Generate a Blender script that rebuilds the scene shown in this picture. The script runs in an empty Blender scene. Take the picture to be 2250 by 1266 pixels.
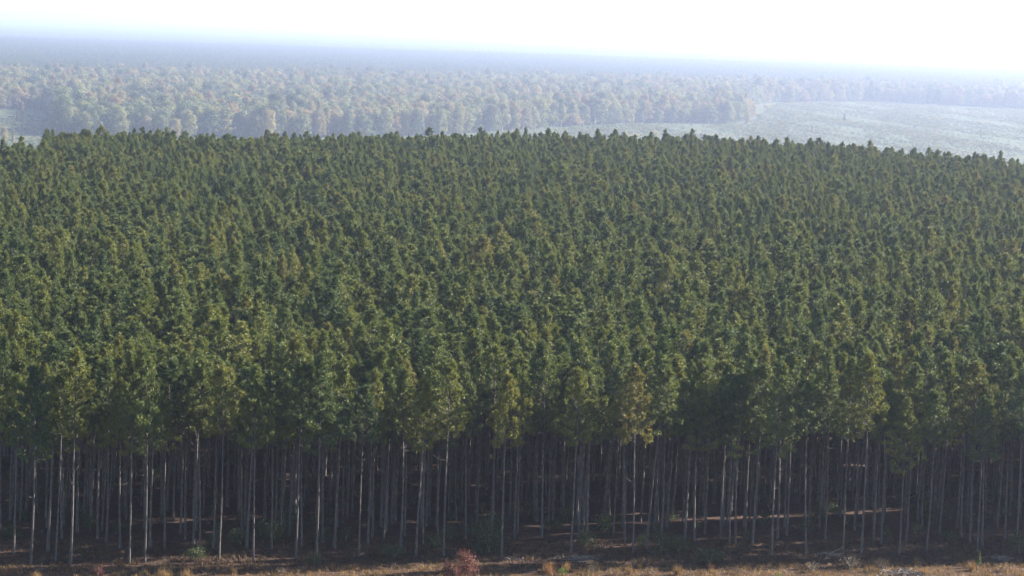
import bpy, math, random
import numpy as np
from mathutils import Vector, Matrix, Euler

R = math.radians
SC = bpy.context.scene
COL = SC.collection
rng = np.random.default_rng(11)

# ---------------------------------------------------------------- camera
CAM_H = 63.0
PITCH, ROLL = 5.22, 1.91
FPX = 6250.0                       # focal length in pixels of the 2250 px wide photograph
cd = bpy.data.cameras.new("camera")
cam = bpy.data.objects.new("camera", cd)
COL.objects.link(cam)
cd.sensor_width = 36.0
cd.lens = FPX / 2250.0 * 36.0
cd.clip_start = 1.0
cd.clip_end = 120000.0
CAM_ROT = Matrix.Rotation(R(90.0 - PITCH), 3, 'X') @ Matrix.Rotation(R(ROLL), 3, 'Z')
cam.matrix_world = Matrix.Translation((0, 0, CAM_H)) @ CAM_ROT.to_4x4()
SC.camera = cam

# ---------------------------------------------------------------- sun, sky, exposure
SUN_AZ = 66.0                      # degrees to the right of the view direction
SUN_EL = 24.0
SUN_DIR = Vector((math.sin(R(SUN_AZ)) * math.cos(R(SUN_EL)), math.cos(R(SUN_AZ)) * math.cos(R(SUN_EL)), math.sin(R(SUN_EL))))
w = bpy.data.worlds.new("World")
SC.world = w
w.use_nodes = True
wn = w.node_tree
bg = wn.nodes['Background']
sky = wn.nodes.new('ShaderNodeTexSky')
sky.sky_type = 'NISHITA'
sky.sun_disc = False
sky.sun_elevation = R(SUN_EL)
sky.sun_rotation = R(SUN_AZ)
sky.altitude = 50.0
sky.air_density = 1.0
sky.dust_density = 0.3
wn.links.new(sky.outputs[0], bg.inputs[0])
bg.inputs[1].default_value = 0.05
sd = bpy.data.lights.new("sun", 'SUN')
sd.energy = 5.0
sd.angle = R(0.5)
sd.color = (1.0, 0.90, 0.74)
sun = bpy.data.objects.new("sun", sd)
sun.rotation_euler = (-SUN_DIR).to_track_quat('-Z', 'Y').to_euler()
COL.objects.link(sun)

SC.view_settings.view_transform = 'Standard'
SC.view_settings.look = 'None'
SC.view_settings.exposure = 2.7
SC.view_settings.gamma = 1.0
SC.render.engine = 'CYCLES'
cy = SC.cycles
cy.use_denoising = True
cy.denoiser = 'OPENIMAGEDENOISE'
cy.max_bounces = 6
cy.diffuse_bounces = 3
cy.glossy_bounces = 1
cy.transmission_bounces = 3
cy.volume_bounces = 1
cy.sample_clamp_indirect = 4.0

# ---------------------------------------------------------------- projection helpers
CR = np.array(CAM_ROT)
FS = 1.352                         # scale of everything that stands on the lower plain
DROP = 110.0                       # the land beyond the pine stand lies this much lower


def project(x, y, z):
    """world -> pixel of the 2250 x 1266 photograph (arrays)"""
    p = np.stack([np.asarray(x, float), np.asarray(y, float), np.asarray(z, float) - CAM_H], -1) @ CR
    return 1125.0 + FPX * p[..., 0] / -p[..., 2], 633.0 - FPX * p[..., 1] / -p[..., 2]


def ground(px, py, z=0.0):
    """pixel -> point on the horizontal plane z"""
    d = CR @ np.array([(px - 1125.0) / FPX, (633.0 - py) / FPX, -1.0])
    t = (z - CAM_H) / d[2]
    return d[0] * t, d[1] * t


def inside(px, py, poly):
    px, py = np.asarray(px), np.asarray(py)
    res = np.zeros(px.shape, bool)
    n = len(poly)
    for i in range(n):
        x0, y0 = poly[i]
        x1, y1 = poly[(i + 1) % n]
        if y0 == y1:
            continue
        c = ((y0 > py) != (y1 > py)) & (px < (x1 - x0) * (py - y0) / (y1 - y0) + x0)
        res ^= c
    return res


# far edge of the pine stand: outline of the tree tops against the land beyond
TOPS = [(-400, 330), (0, 325), (70, 318), (112, 287), (500, 298), (1000, 296), (1480, 298), (1700, 312), (2000, 332), (2250, 356), (2600, 390)]
EA, ED = [], []
for px, py in TOPS:
    x, y = ground(px, py, 22.0)
    EA.append(math.atan2(x, y)); ED.append(math.hypot(x, y))
EA, ED = np.array(EA), np.array(ED)


def edge_dist(a):
    return np.interp(a, EA, ED)


def terrain_z(x, y):
    a = np.arctan2(x, y)
    r = np.hypot(x, y)
    t = np.clip((r - edge_dist(a) - 12.0) / 650.0, 0, 1)
    return -DROP * t * t * (3 - 2 * t)


def front_y(x):
    """forest front edge: recedes to the right"""
    return 339.0 + 0.20 * x


# ---------------------------------------------------------------- naming
def tag(o, label=None, cat=None, group=None, kind=None):
    if label: o['label'] = label
    if cat: o['category'] = cat
    if group: o['group'] = group
    if kind: o['kind'] = kind
    return o


def empty(name, loc, rot=(0, 0, 0), scl=(1, 1, 1)):
    o = bpy.data.objects.new(name, None)
    o.empty_display_size = 0.5
    o.location = loc; o.rotation_euler = rot; o.scale = scl
    COL.objects.link(o)
    return o


def link(name, me, parent=None):
    o = bpy.data.objects.new(name, me)
    COL.objects.link(o)
    if parent is not None:
        o.parent = parent
    return o


# ---------------------------------------------------------------- mesh helpers (numpy)
class Soup:
    """triangles/quads with a per-face tint value"""
    def __init__(self):
        self.v, self.f, self.t, self.n = [], [], [], 0

    def add(self, verts, faces, tint):
        verts = np.asarray(verts, float).reshape(-1, 3)
        faces = np.asarray(faces, int)
        self.v.append(verts)
        for row in (faces + self.n).tolist():
            self.f.append(row)
        t = np.broadcast_to(np.asarray(tint, float), (len(faces),))
        self.t.append(t)
        self.n += len(verts)

    def build(self, name, mat, smooth=False):
        me = bpy.data.meshes.new(name)
        v = np.concatenate(self.v)
        me.from_pydata(v.tolist(), [], self.f)
        at = me.attributes.new('tint', 'FLOAT', 'FACE')
        at.data.foreach_set('value', np.concatenate(self.t).astype(np.float32))
        if smooth:
            me.polygons.foreach_set('use_smooth', [True] * len(me.polygons))
        me.materials.append(mat)
        me.update()
        return me


def unit(a):
    return a / (np.linalg.norm(a, axis=-1, keepdims=True) + 1e-9)


def blades(S, base, direction, length, width, tint, g):
    """thin triangles from base along direction (arrays N)"""
    n = len(base)
    d = unit(direction)
    side = unit(np.cross(d, g.normal(size=(n, 3))))
    wv = side * (np.asarray(width).reshape(-1, 1) * 0.5)
    tip = base + d * np.asarray(length).reshape(-1, 1)
    v = np.stack([base - wv, base + wv, tip], 1).reshape(-1, 3)
    f = np.arange(n * 3).reshape(-1, 3)
    S.add(v, f, tint)


def leaf_quads(S, pos, normal, size, tint, g):
    n = len(pos)
    nn = unit(normal)
    u = unit(np.cross(nn, g.normal(size=(n, 3))))
    v_ = np.cross(nn, u)
    s = np.asarray(size).reshape(-1, 1)
    a = g.uniform(0.55, 1.0, (n, 1))
    q = np.stack([pos - u * s, pos + v_ * s * a * 0.6, pos + u * s, pos - v_ * s * a * 0.6], 1).reshape(-1, 3)
    S.add(q, np.arange(n * 4).reshape(-1, 4), tint)


def tube(S, pts, rads, sides=6, tint=0.5):
    pts = np.asarray(pts, float)
    rads = np.asarray(rads, float)
    n = len(pts)
    tan = unit(np.gradient(pts, axis=0))
    ref = np.array([0.0, 0.0, 1.0]) if abs(tan[0][2]) < 0.8 else np.array([1.0, 0.0, 0.0])
    a = unit(np.cross(tan, ref)); b = np.cross(tan, a)
    ang = np.linspace(0, 2 * math.pi, sides, endpoint=False)
    ring = (a[:, None, :] * np.cos(ang)[None, :, None] + b[:, None, :] * np.sin(ang)[None, :, None]) * rads[:, None, None] + pts[:, None, :]
    f = []
    for i in range(n - 1):
        for k in range(sides):
            k2 = (k + 1) % sides
            f.append((i * sides + k, i * sides + k2, (i + 1) * sides + k2, (i + 1) * sides + k))
    S.add(ring.reshape(-1, 3), f, tint)


# ---------------------------------------------------------------- materials
def new_mat(name):
    m = bpy.data.materials.new(name)
    m.use_nodes = True
    nt = m.node_tree
    nt.nodes.clear()
    return m, nt, nt.nodes, nt.links


def ramp(nodes, links, src, stops, interp='LINEAR'):
    r = nodes.new('ShaderNodeValToRGB')
    r.color_ramp.interpolation = interp
    e = r.color_ramp.elements
    e[0].position, e[0].color = stops[0][0], (*stops[0][1], 1)
    e[1].position, e[1].color = stops[-1][0], (*stops[-1][1], 1)
    for p, c in stops[1:-1]:
        x = e.new(p); x.color = (*c, 1)
    if src is not None:
        links.new(src, r.inputs[0])
    return r.outputs[0]


def mixc(nodes, links, a, b, fac, mode='MIX'):
    m = nodes.new('ShaderNodeMix')
    m.data_type = 'RGBA'; m.blend_type = mode
    for sock, val in ((m.inputs[0], fac), (m.inputs[6], a), (m.inputs[7], b)):
        if hasattr(val, 'is_output'):
            links.new(val, sock)
        elif isinstance(val, (int, float)):
            sock.default_value = val
        else:
            sock.default_value = (*val, 1)
    return m.outputs[2]


def foliage_mat(name, tree_stops, tint_stops, transl=0.35, rough=0.6, tint_fac=0.5, spec=0.25):
    """colour: per-tree variation x per-tuft variation; leaves let some light through"""
    m, nt, N, L = new_mat(name)
    out = N.new('ShaderNodeOutputMaterial')
    oi = N.new('ShaderNodeObjectInfo')
    base = ramp(N, L, oi.outputs['Random'], tree_stops)
    at = N.new('ShaderNodeAttribute'); at.attribute_name = 'tint'
    tn = ramp(N, L, at.outputs['Fac'], tint_stops)
    col = mixc(N, L, base, tn, tint_fac, 'MULTIPLY') if False else mixc(N, L, base, tn, 1.0, 'MULTIPLY')
    p = N.new('ShaderNodeBsdfPrincipled')
    L.new(col, p.inputs['Base Color'])
    p.inputs['Roughness'].default_value = rough
    p.inputs['Specular IOR Level'].default_value = spec
    tr = N.new('ShaderNodeBsdfTranslucent')
    warm = mixc(N, L, col, (1.1, 1.1, 0.4), 1.0, 'MULTIPLY')
    L.new(warm, tr.inputs['Color'])
    mx = N.new('ShaderNodeMixShader'); mx.inputs[0].default_value = transl
    L.new(p.outputs[0], mx.inputs[1]); L.new(tr.outputs[0], mx.inputs[2])
    L.new(mx.outputs[0], out.inputs[0])
    return m


def bark_mat(name, stops, scale=(6, 6, 1.2)):
    m, nt, N, L = new_mat(name)
    out = N.new('ShaderNodeOutputMaterial')
    tc = N.new('ShaderNodeTexCoord')
    mp = N.new('ShaderNodeMapping'); mp.inputs['Scale'].default_value = scale
    L.new(tc.outputs['Object'], mp.inputs[0])
    nz = N.new('ShaderNodeTexNoise'); nz.inputs['Scale'].default_value = 1.6; nz.inputs['Detail'].default_value = 6
    L.new(mp.outputs[0], nz.inputs['Vector'])
    c = ramp(N, L, nz.outputs[0], stops)
    p = N.new('ShaderNodeBsdfPrincipled')
    L.new(c, p.inputs['Base Color'])
    p.inputs['Roughness'].default_value = 0.85
    p.inputs['Specular IOR Level'].default_value = 0.15
    bp = N.new('ShaderNodeBump'); bp.inputs['Strength'].default_value = 0.6; bp.inputs['Distance'].default_value = 0.04
    L.new(nz.outputs[0], bp.inputs['Height']); L.new(bp.outputs[0], p.inputs['Normal'])
    L.new(p.outputs[0], out.inputs[0])
    return m


M = {}
TINT = [(0.0, (0.55, 0.60, 0.62)), (0.35, (0.85, 0.9, 0.85)), (0.7, (1.15, 1.12, 0.92)), (0.93, (1.5, 1.4, 0.95)), (0.97, (1.9, 1.25, 0.75)), (1.0, (2.2, 1.35, 0.8))]
M['needles'] = foliage_mat('pine_needles', [(0.0, (0.050, 0.076, 0.030)), (0.4, (0.077, 0.101, 0.031)), (0.8, (0.104, 0.122, 0.032)), (0.96, (0.125, 0.131, 0.035)), (1.0, (0.14, 0.126, 0.042))], TINT, 0.18)
M['needles_gold'] = foliage_mat('pine_needles_golden', [(0.0, (0.105, 0.120, 0.030)), (1.0, (0.135, 0.135, 0.032))], TINT, 0.22)
M['leaf_green'] = foliage_mat('broadleaf_green', [(0.0, (0.028, 0.044, 0.024)), (0.3, (0.055, 0.076, 0.036)), (0.55, (0.085, 0.106, 0.045)), (0.85, (0.115, 0.13, 0.052)), (1.0, (0.15, 0.15, 0.06))], [(0, (0.7, 0.7, 0.7)), (1, (1.3, 1.25, 1.1))], 0.3)
M['leaf_autumn'] = foliage_mat('broadleaf_autumn', [(0.0, (0.165, 0.110, 0.052)), (0.3, (0.165, 0.128, 0.060)), (0.7, (0.135, 0.120, 0.065)), (1.0, (0.18, 0.155, 0.06))], [(0, (0.7, 0.7, 0.7)), (1, (1.3, 1.2, 1.1))], 0.3)
M['leaf_yellow'] = foliage_mat('broadleaf_yellow', [(0.0, (0.17, 0.155, 0.065)), (1.0, (0.18, 0.145, 0.06))], [(0, (0.75, 0.75, 0.7)), (1, (1.3, 1.25, 1.1))], 0.35)
M['leaf_red'] = foliage_mat('red_leaves', [(0.0, (0.10, 0.032, 0.032)), (1.0, (0.13, 0.042, 0.04))], [(0, (0.5, 0.45, 0.5)), (0.8, (0.95, 0.95, 0.95)), (1, (1.5, 1.6, 1.6))], 0.3)
M['leaf_bright'] = foliage_mat('bright_leaves', [(0.0, (0.07, 0.12, 0.018)), (1.0, (0.10, 0.13, 0.02))], [(0, (0.7, 0.7, 0.7)), (1, (1.3, 1.3, 1.2))], 0.35)
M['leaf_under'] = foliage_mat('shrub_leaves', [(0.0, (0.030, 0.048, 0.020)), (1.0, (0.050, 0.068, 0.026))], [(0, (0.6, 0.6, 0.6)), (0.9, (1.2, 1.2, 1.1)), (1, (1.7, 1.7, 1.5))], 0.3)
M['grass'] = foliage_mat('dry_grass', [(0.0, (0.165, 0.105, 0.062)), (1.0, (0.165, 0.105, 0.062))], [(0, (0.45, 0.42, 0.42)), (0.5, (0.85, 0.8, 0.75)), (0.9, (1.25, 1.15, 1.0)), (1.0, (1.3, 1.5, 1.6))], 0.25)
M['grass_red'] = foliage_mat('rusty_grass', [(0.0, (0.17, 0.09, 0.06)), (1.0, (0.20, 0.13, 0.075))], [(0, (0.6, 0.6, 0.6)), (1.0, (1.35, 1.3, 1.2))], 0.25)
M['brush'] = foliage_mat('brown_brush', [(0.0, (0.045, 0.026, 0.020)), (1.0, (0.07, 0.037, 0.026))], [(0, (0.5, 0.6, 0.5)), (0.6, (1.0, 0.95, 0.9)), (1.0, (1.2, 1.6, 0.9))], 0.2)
M['bark'] = bark_mat('pine_bark', [(0.25, (0.03, 0.025, 0.025)), (0.5, (0.07, 0.063, 0.062)), (0.8, (0.14, 0.13, 0.125))])
M['bark_grey'] = bark_mat('grey_bark', [(0.25, (0.10, 0.09, 0.08)), (0.75, (0.26, 0.24, 0.22))])
M['dead_wood'] = bark_mat('bleached_wood', [(0.2, (0.09, 0.075, 0.065)), (0.6, (0.18, 0.155, 0.14)), (0.9, (0.28, 0.25, 0.23))])


def ground_mat(name, c_lo, c_hi, c_spot, sc, spot=0.62, bump=0.25):
    m, nt, N, L = new_mat(name)
    out = N.new('ShaderNodeOutputMaterial')
    g = N.new('ShaderNodeNewGeometry')
    a = N.new('ShaderNodeTexNoise'); a.inputs['Scale'].default_value = sc; a.inputs['Detail'].default_value = 8; a.inputs['Roughness'].default_value = 0.65
    b = N.new('ShaderNodeTexNoise'); b.inputs['Scale'].default_value = sc * 0.13; b.inputs['Detail'].default_value = 5
    L.new(g.outputs['Position'], a.inputs['Vector']); L.new(g.outputs['Position'], b.inputs['Vector'])
    c1 = ramp(N, L, a.outputs[0], [(0.3, c_lo), (0.7, c_hi)])
    f = ramp(N, L, b.outputs[0], [(spot - 0.12, (0, 0, 0)), (spot + 0.08, (1, 1, 1))])
    c = mixc(N, L, c1, c_spot, f)
    p = N.new('ShaderNodeBsdfPrincipled')
    L.new(c, p.inputs['Base Color'])
    p.inputs['Roughness'].default_value = 0.95
    p.inputs['Specular IOR Level'].default_value = 0.1
    bp = N.new('ShaderNodeBump'); bp.inputs['Strength'].default_value = bump; bp.inputs['Distance'].default_value = 0.3
    L.new(a.outputs[0], bp.inputs['Height']); L.new(bp.outputs[0], p.inputs['Normal'])
    L.new(p.outputs[0], out.inputs[0])
    return m


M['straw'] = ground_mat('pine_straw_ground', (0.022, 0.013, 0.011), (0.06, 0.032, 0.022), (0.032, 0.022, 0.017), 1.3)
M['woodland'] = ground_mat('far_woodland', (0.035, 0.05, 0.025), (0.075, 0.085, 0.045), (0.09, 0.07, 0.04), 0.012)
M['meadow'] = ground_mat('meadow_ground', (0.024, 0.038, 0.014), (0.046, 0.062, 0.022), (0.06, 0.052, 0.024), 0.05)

# ---------------------------------------------------------------- ground: one sheet to the horizon
ang = np.concatenate([np.linspace(-math.pi, -0.5, 40, endpoint=False), np.linspace(-0.5, -0.2, 20, endpoint=False), np.linspace(-0.2, 0.2, 160, endpoint=False), np.linspace(0.2, 0.5, 20, endpoint=False), np.linspace(0.5, math.pi, 40, endpoint=False)])
rad = np.concatenate([[4.0], np.linspace(60, 700, 17), np.linspace(720, 1500, 40), np.geomspace(1560, 90000, 46)])
AA, RR = np.meshgrid(ang, rad)
gx, gy = RR * np.sin(AA), RR * np.cos(AA)
gz = terrain_z(gx, gy)
na, nr = len(ang), len(rad)
gv = np.stack([gx, gy, gz], -1).reshape(-1, 3)
gf, gm = [], []
for i in range(nr - 1):
    for k in range(na):
        k2 = (k + 1) % na
        gf.append((i * na + k, (i + 1) * na + k, (i + 1) * na + k2, i * na + k2))
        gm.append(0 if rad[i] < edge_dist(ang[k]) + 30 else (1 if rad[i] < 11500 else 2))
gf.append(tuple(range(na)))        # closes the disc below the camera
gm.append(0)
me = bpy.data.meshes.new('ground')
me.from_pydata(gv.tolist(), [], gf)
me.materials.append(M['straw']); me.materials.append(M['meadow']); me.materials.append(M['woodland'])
me.polygons.foreach_set('material_index', gm)
me.polygons.foreach_set('use_smooth', [True] * len(gf))
me.update()
import bmesh
_b = bmesh.new(); _b.from_mesh(me)
bmesh.ops.recalc_face_normals(_b, faces=_b.faces)
_b.faces.ensure_lookup_table()
if _b.faces[0].normal.z < 0:
    bmesh.ops.reverse_faces(_b, faces=_b.faces)
_b.to_mesh(me); _b.free()
tag(link('ground', me), kind='structure')


# ---------------------------------------------------------------- tree models
def trunk_path(g, h, wob=0.12, n=9):
    z = np.linspace(0, h, n)
    ph = g.uniform(0, 6.28, 2)
    x = wob * np.sin(z / h * g.uniform(2, 5) + ph[0]) - wob * math.sin(ph[0])
    y = wob * np.sin(z / h * g.uniform(2, 5) + ph[1]) - wob * math.sin(ph[1])
    return np.stack([x, y, z], -1)


def at_height(path, z):
    return np.array([np.interp(z, path[:, 2], path[:, 0]), np.interp(z, path[:, 2], path[:, 1]), z])


def make_pine(seed, h=22.0, base=13.2, rmax=2.4, nb=46, ntuft=9, nneedle=30, nl=0.36, nw=0.062, leaf='needles', lod=False):
    g = np.random.default_rng(seed)
    F, T = Soup(), Soup()
    path = trunk_path(g, h, 0.16)
    rr = np.interp(path[:, 2], [0, 0.6, h * 0.6, h], [0.17, 0.13, 0.085, 0.02]) * g.uniform(0.75, 1.15)
    tube(T, path, rr, 8)
    if not lod:
        for _ in range(g.integers(5, 10)):                 # dead branch stubs below the crown
            z = g.uniform(base - 5.0, base + 0.5); a = g.uniform(0, 6.28); l = g.uniform(0.5, 1.9)
            p0 = at_height(path, z)
            d = np.array([math.cos(a), math.sin(a), g.uniform(-0.15, 0.55)])
            tube(T, [p0, p0 + d * l * 0.6, p0 + d * l + np.array([0, 0, 0.15 * l])], [0.03, 0.022, 0.01], 3)
    tp, td, tt = [], [], []
    lean = g.uniform(0, 6.28)
    for i in range(nb):
        u = (i + g.uniform(0, 1)) / nb
        z = base + (h - 0.5 - base) * u ** 0.88
        prof = (1 - u) ** 0.85 * (0.78 + 0.22 * min(1, u * 5)) + 0.08
        a = i * 2.4 + g.uniform(-0.5, 0.5)
        L = rmax * prof * g.uniform(0.55, 1.2) * (1 + 0.22 * math.cos(a - lean)) * (0.8 if u > 0.9 else 1.0)
        up = R(np.interp(u, [0, 0.35, 1], [2, 22, 58]) + g.uniform(-14, 14))
        p0 = at_height(path, z)
        hd = np.array([math.cos(a), math.sin(a), 0.0])
        s = np.linspace(0, 1, 5)
        pts = p0 + hd * (L * s * math.cos(up))[:, None] + np.array([0, 0, 1.0]) * (L * (s * math.sin(up) + 0.22 * s * s))[:, None]
        if not lod:
            tube(T, pts, np.linspace(0.032, 0.01, 5) * (0.6 + L / rmax * 0.6), 3)
        k = max(4, int(ntuft * (0.5 + 0.65 * L / rmax)))
        side_off = g.choice([-1.0, 1.0])
        for j in range(k):
            q = 1.0 if j < k * 0.5 else (0.72 if j < k * 0.8 else g.uniform(0.3, 0.6))
            c = np.array([np.interp(q, s, pts[:, m]) for m in range(3)])
            if j:
                sdir = np.array([-hd[1], hd[0], 0.0]) * (side_off if q < 0.9 else 0.0) * L * 0.28
                off = unit(g.normal(size=3)) * np.array([1, 1, 0.7]) * g.uniform(0.2, 0.62) * (0.55 + L / rmax * 0.45)
                c = c + off + sdir
            out = hd * 0.7 + np.array([0, 0, 0.75]) + g.normal(size=3) * 0.3
            tp.append(c); td.append(out)
            r = g.uniform()
            tt.append(g.uniform(0.97, 1.0) if r < 0.006 else np.clip(0.45 + 0.2 * g.normal(), 0, 0.93))
    top = path[-1]
    for j in range(4):
        tp.append(top + g.normal(size=3) * np.array([0.1, 0.1, 0.2]) - np.array([0, 0, 0.35])); td.append([0, 0, 1.0]); tt.append(0.75)
    tp, td, tt = np.array(tp), unit(np.array(td)), np.array(tt)
    n = len(tp)
    rep = np.repeat(np.arange(n), nneedle)
    size = np.repeat(g.uniform(0.75, 1.25, n), nneedle)
    b = tp[rep] + td[rep] * (g.uniform(-0.55, 0.5, len(rep)) * nl * size)[:, None]
    d = td[rep] * 0.55 + unit(g.normal(size=(len(rep), 3))) * 0.95
    blades(F, b, d, nl * size * g.uniform(0.7, 1.15, len(rep)), nw * g.uniform(0.7, 1.3, len(rep)), np.clip(tt[rep] + g.normal(size=len(rep)) * 0.02, 0, 1), g)
    return F.build('pine_crown', M[leaf]), T.build('pine_trunk', M['bark'], True)


def make_broadleaf(seed, h=21.0, rc=6.5, base=3.0, nlobe=15, nleaf=480, size=0.42, leaf='leaf_green', spread=1.0):
    g = np.random.default_rng(seed)
    F, T = Soup(), Soup()
    path = trunk_path(g, h * 0.8, 0.5)
    tube(T, path, np.interp(path[:, 2], [0, h * 0.8], [0.42, 0.10]), 7)
    P, Nn, tt = [], [], []
    for i in range(nlobe):
        u = (i + g.uniform(0, 1)) / nlobe
        z = base + (h - base) * (0.08 + 0.82 * u)
        rad_here = rc * math.sqrt(max(0.05, 1 - (abs(u - 0.38) / 0.68) ** 2.2)) * spread
        a = i * 2.4 + g.uniform(-0.4, 0.4)
        lr = rc * g.uniform(0.30, 0.58)
        rr_ = max(0.0, rad_here - lr) * g.uniform(0.6, 1.35)
        c = np.array([math.cos(a) * rr_, math.sin(a) * rr_, min(z, h - lr * 0.7) + g.normal() * 0.7])
        p0 = at_height(path, max(1.0, min(c[2] - 2.0, h * 0.75)))
        mid = (p0 + c) / 2 + np.array([0, 0, 0.4])
        tube(T, [p0, mid, c], [0.14, 0.09, 0.04], 4)
        n = int(nleaf * g.uniform(0.8, 1.2))
        d = unit(g.normal(size=(n, 3)))
        bump = 1 + 0.18 * np.sin(d[:, 0] * 5 + i) + 0.15 * np.sin(d[:, 2] * 7 + d[:, 1] * 5 + 2 * i)
        p = c + d * (lr * bump * g.uniform(0.55, 1.0, n) ** 0.6)[:, None] * np.array([1, 1, 0.85])
        P.append(p); Nn.append(d + g.normal(size=(n, 3)) * 0.7)
        tt.append(np.clip(g.uniform(0.35, 0.65) + g.normal(size=n) * 0.1, 0, 1))
    P, Nn, tt = np.concatenate(P), np.concatenate(Nn), np.concatenate(tt)
    leaf_quads(F, P, Nn, size * g.uniform(0.6, 1.3, len(P)), tt, g)
    return F.build('broadleaf_crown', M[leaf]), T.build('broadleaf_trunk', M['bark_grey'], True)


def make_shrub(seed, h, r, n, size, leaf, stems=6, conic=False, gap=0.5):
    g = np.random.default_rng(seed)
    F, T = Soup(), Soup()
    P, Nn = [], []
    for i in range(stems):
        a = g.uniform(0, 6.28)
        e = np.array([math.cos(a) * r * g.uniform(0.1, 0.8), math.sin(a) * r * g.uniform(0.1, 0.8), h * g.uniform(0.6, 1.0)])
        if conic:
            e[:2] *= 0.25; e[2] = h
        pts = np.array([[0, 0, 0], e * np.array([0.35, 0.35, 0.45]), e])
        tube(T, pts, [0.02 + 0.012 * h, 0.015 + 0.006 * h, 0.008], 4)
        m = n // stems
        q = g.uniform(0.15, 1.0, m) ** 0.75
        c = np.stack([np.interp(q, [0, 0.5, 1], pts[:, k]) for k in range(3)], -1)
        sp = r * 0.42 * (np.clip(1.15 - q, 0.12, 1) if conic else np.clip(1.3 - q, 0.3, 1) ** 0.5)
        c = c + g.normal(size=(m, 3)) * sp[:, None] * np.array([1, 1, 0.6]) * gap * 2
        c[:, 2] = np.clip(c[:, 2], 0.05, None)
        P.append(c); Nn.append(g.normal(size=(m, 3)) + np.array([0.3, 0, 0.6]))
    P, Nn = np.concatenate(P), np.concatenate(Nn)
    leaf_quads(F, P, Nn, size * g.uniform(0.6, 1.3, len(P)), g.uniform(0, 1, len(P)), g)
    return F.build('shrub_foliage', M[leaf]), T.build('shrub_stems', M['bark_grey'])


class Kind:
    """a plant model: the two meshes and, once one stands in the scene, its two part objects"""
    def __init__(self, crown, trunk, part_names=('crown', 'trunk')):
        self.crown, self.trunk, self.part_names = crown, trunk, part_names
        self.objs = None


def plant(kind, name, loc, rotz, scl, label, cat, group=None, tilt=(0, 0)):
    e = empty(name, loc, (tilt[0], tilt[1], rotz), scl)
    tag(e, label, cat, group)
    a = link(kind.part_names[0], kind.crown, e)
    b = link(kind.part_names[1], kind.trunk, e)
    if kind.objs is None:
        kind.objs = (a, b)
    return e


def tilt_rot(rotz, lx, ly):
    """euler for a turn rotz about the trunk followed by a lean (lx to the right, ly away), radians"""
    m = Matrix.Rotation(lx, 3, 'Y') @ Matrix.Rotation(-ly, 3, 'X') @ Matrix.Rotation(rotz, 3, 'Z')
    return m.to_euler('XYZ')


def scatter(name, pts, kind_idx, rot, scl, kinds, label, cat):
    """one 'stuff' object: instances of the plants that stand in the scene, on its own points"""
    me = bpy.data.meshes.new(name)
    n = len(pts)
    me.vertices.add(n)
    me.vertices.foreach_set('co', np.asarray(pts, np.float32).ravel())
    for nm, ty, dat in (('kind_index', 'INT', kind_idx), ('rot', 'FLOAT_VECTOR', rot), ('scl', 'FLOAT_VECTOR', scl)):
        at = me.attributes.new(nm, ty, 'POINT')
        key = 'value' if ty == 'INT' else 'vector'
        at.data.foreach_set(key, np.asarray(dat, np.int32 if ty == 'INT' else np.float32).ravel())
    me.update()
    o = link(name, me)
    tag(o, label, cat, kind='stuff')
    ng = bpy.data.node_groups.new(name + '_nodes', 'GeometryNodeTree')
    ng.interface.new_socket('Geometry', in_out='INPUT', socket_type='NodeSocketGeometry')
    ng.interface.new_socket('Geometry', in_out='OUTPUT', socket_type='NodeSocketGeometry')
    N, L = ng.nodes, ng.links
    gi, go = N.new('NodeGroupInput'), N.new('NodeGroupOutput')

    def attr(nm, ty):
        a = N.new('GeometryNodeInputNamedAttribute'); a.data_type = ty
        a.inputs['Name'].default_value = nm
        return a.outputs['Attribute']
    ai, ar, as_ = attr('kind_index', 'INT'), attr('rot', 'FLOAT_VECTOR'), attr('scl', 'FLOAT_VECTOR')
    join = N.new('GeometryNodeJoinGeometry')
    for k, kd in enumerate(kinds):
        if not np.any(np.asarray(kind_idx) == k):
            continue
        jj = N.new('GeometryNodeJoinGeometry')
        for part in kd.objs:
            oi = N.new('GeometryNodeObjectInfo')
            oi.inputs['Object'].default_value = part
            oi.inputs['As Instance'].default_value = True
            oi.transform_space = 'ORIGINAL'
            L.new(oi.outputs['Geometry'], jj.inputs[0])
        g2 = N.new('GeometryNodeGeometryToInstance')
        L.new(jj.outputs[0], g2.inputs[0])
        cmp_ = N.new('FunctionNodeCompare'); cmp_.data_type = 'INT'; cmp_.operation = 'EQUAL'
        ins = [s for s in cmp_.inputs if s.type == 'INT']
        L.new(ai, ins[0]); ins[1].default_value = k
        ip = N.new('GeometryNodeInstanceOnPoints')
        L.new(gi.outputs[0], ip.inputs['Points']); L.new(g2.outputs[0], ip.inputs['Instance'])
        L.new(cmp_.outputs[0], ip.inputs['Selection'])
        L.new(ar, ip.inputs['Rotation']); L.new(as_, ip.inputs['Scale'])
        L.new(ip.outputs[0], join.inputs[0])
    L.new(join.outputs[0], go.inputs[0])
    md = o.modifiers.new('scatter', 'NODES')
    md.node_group = ng
    return o


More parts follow.
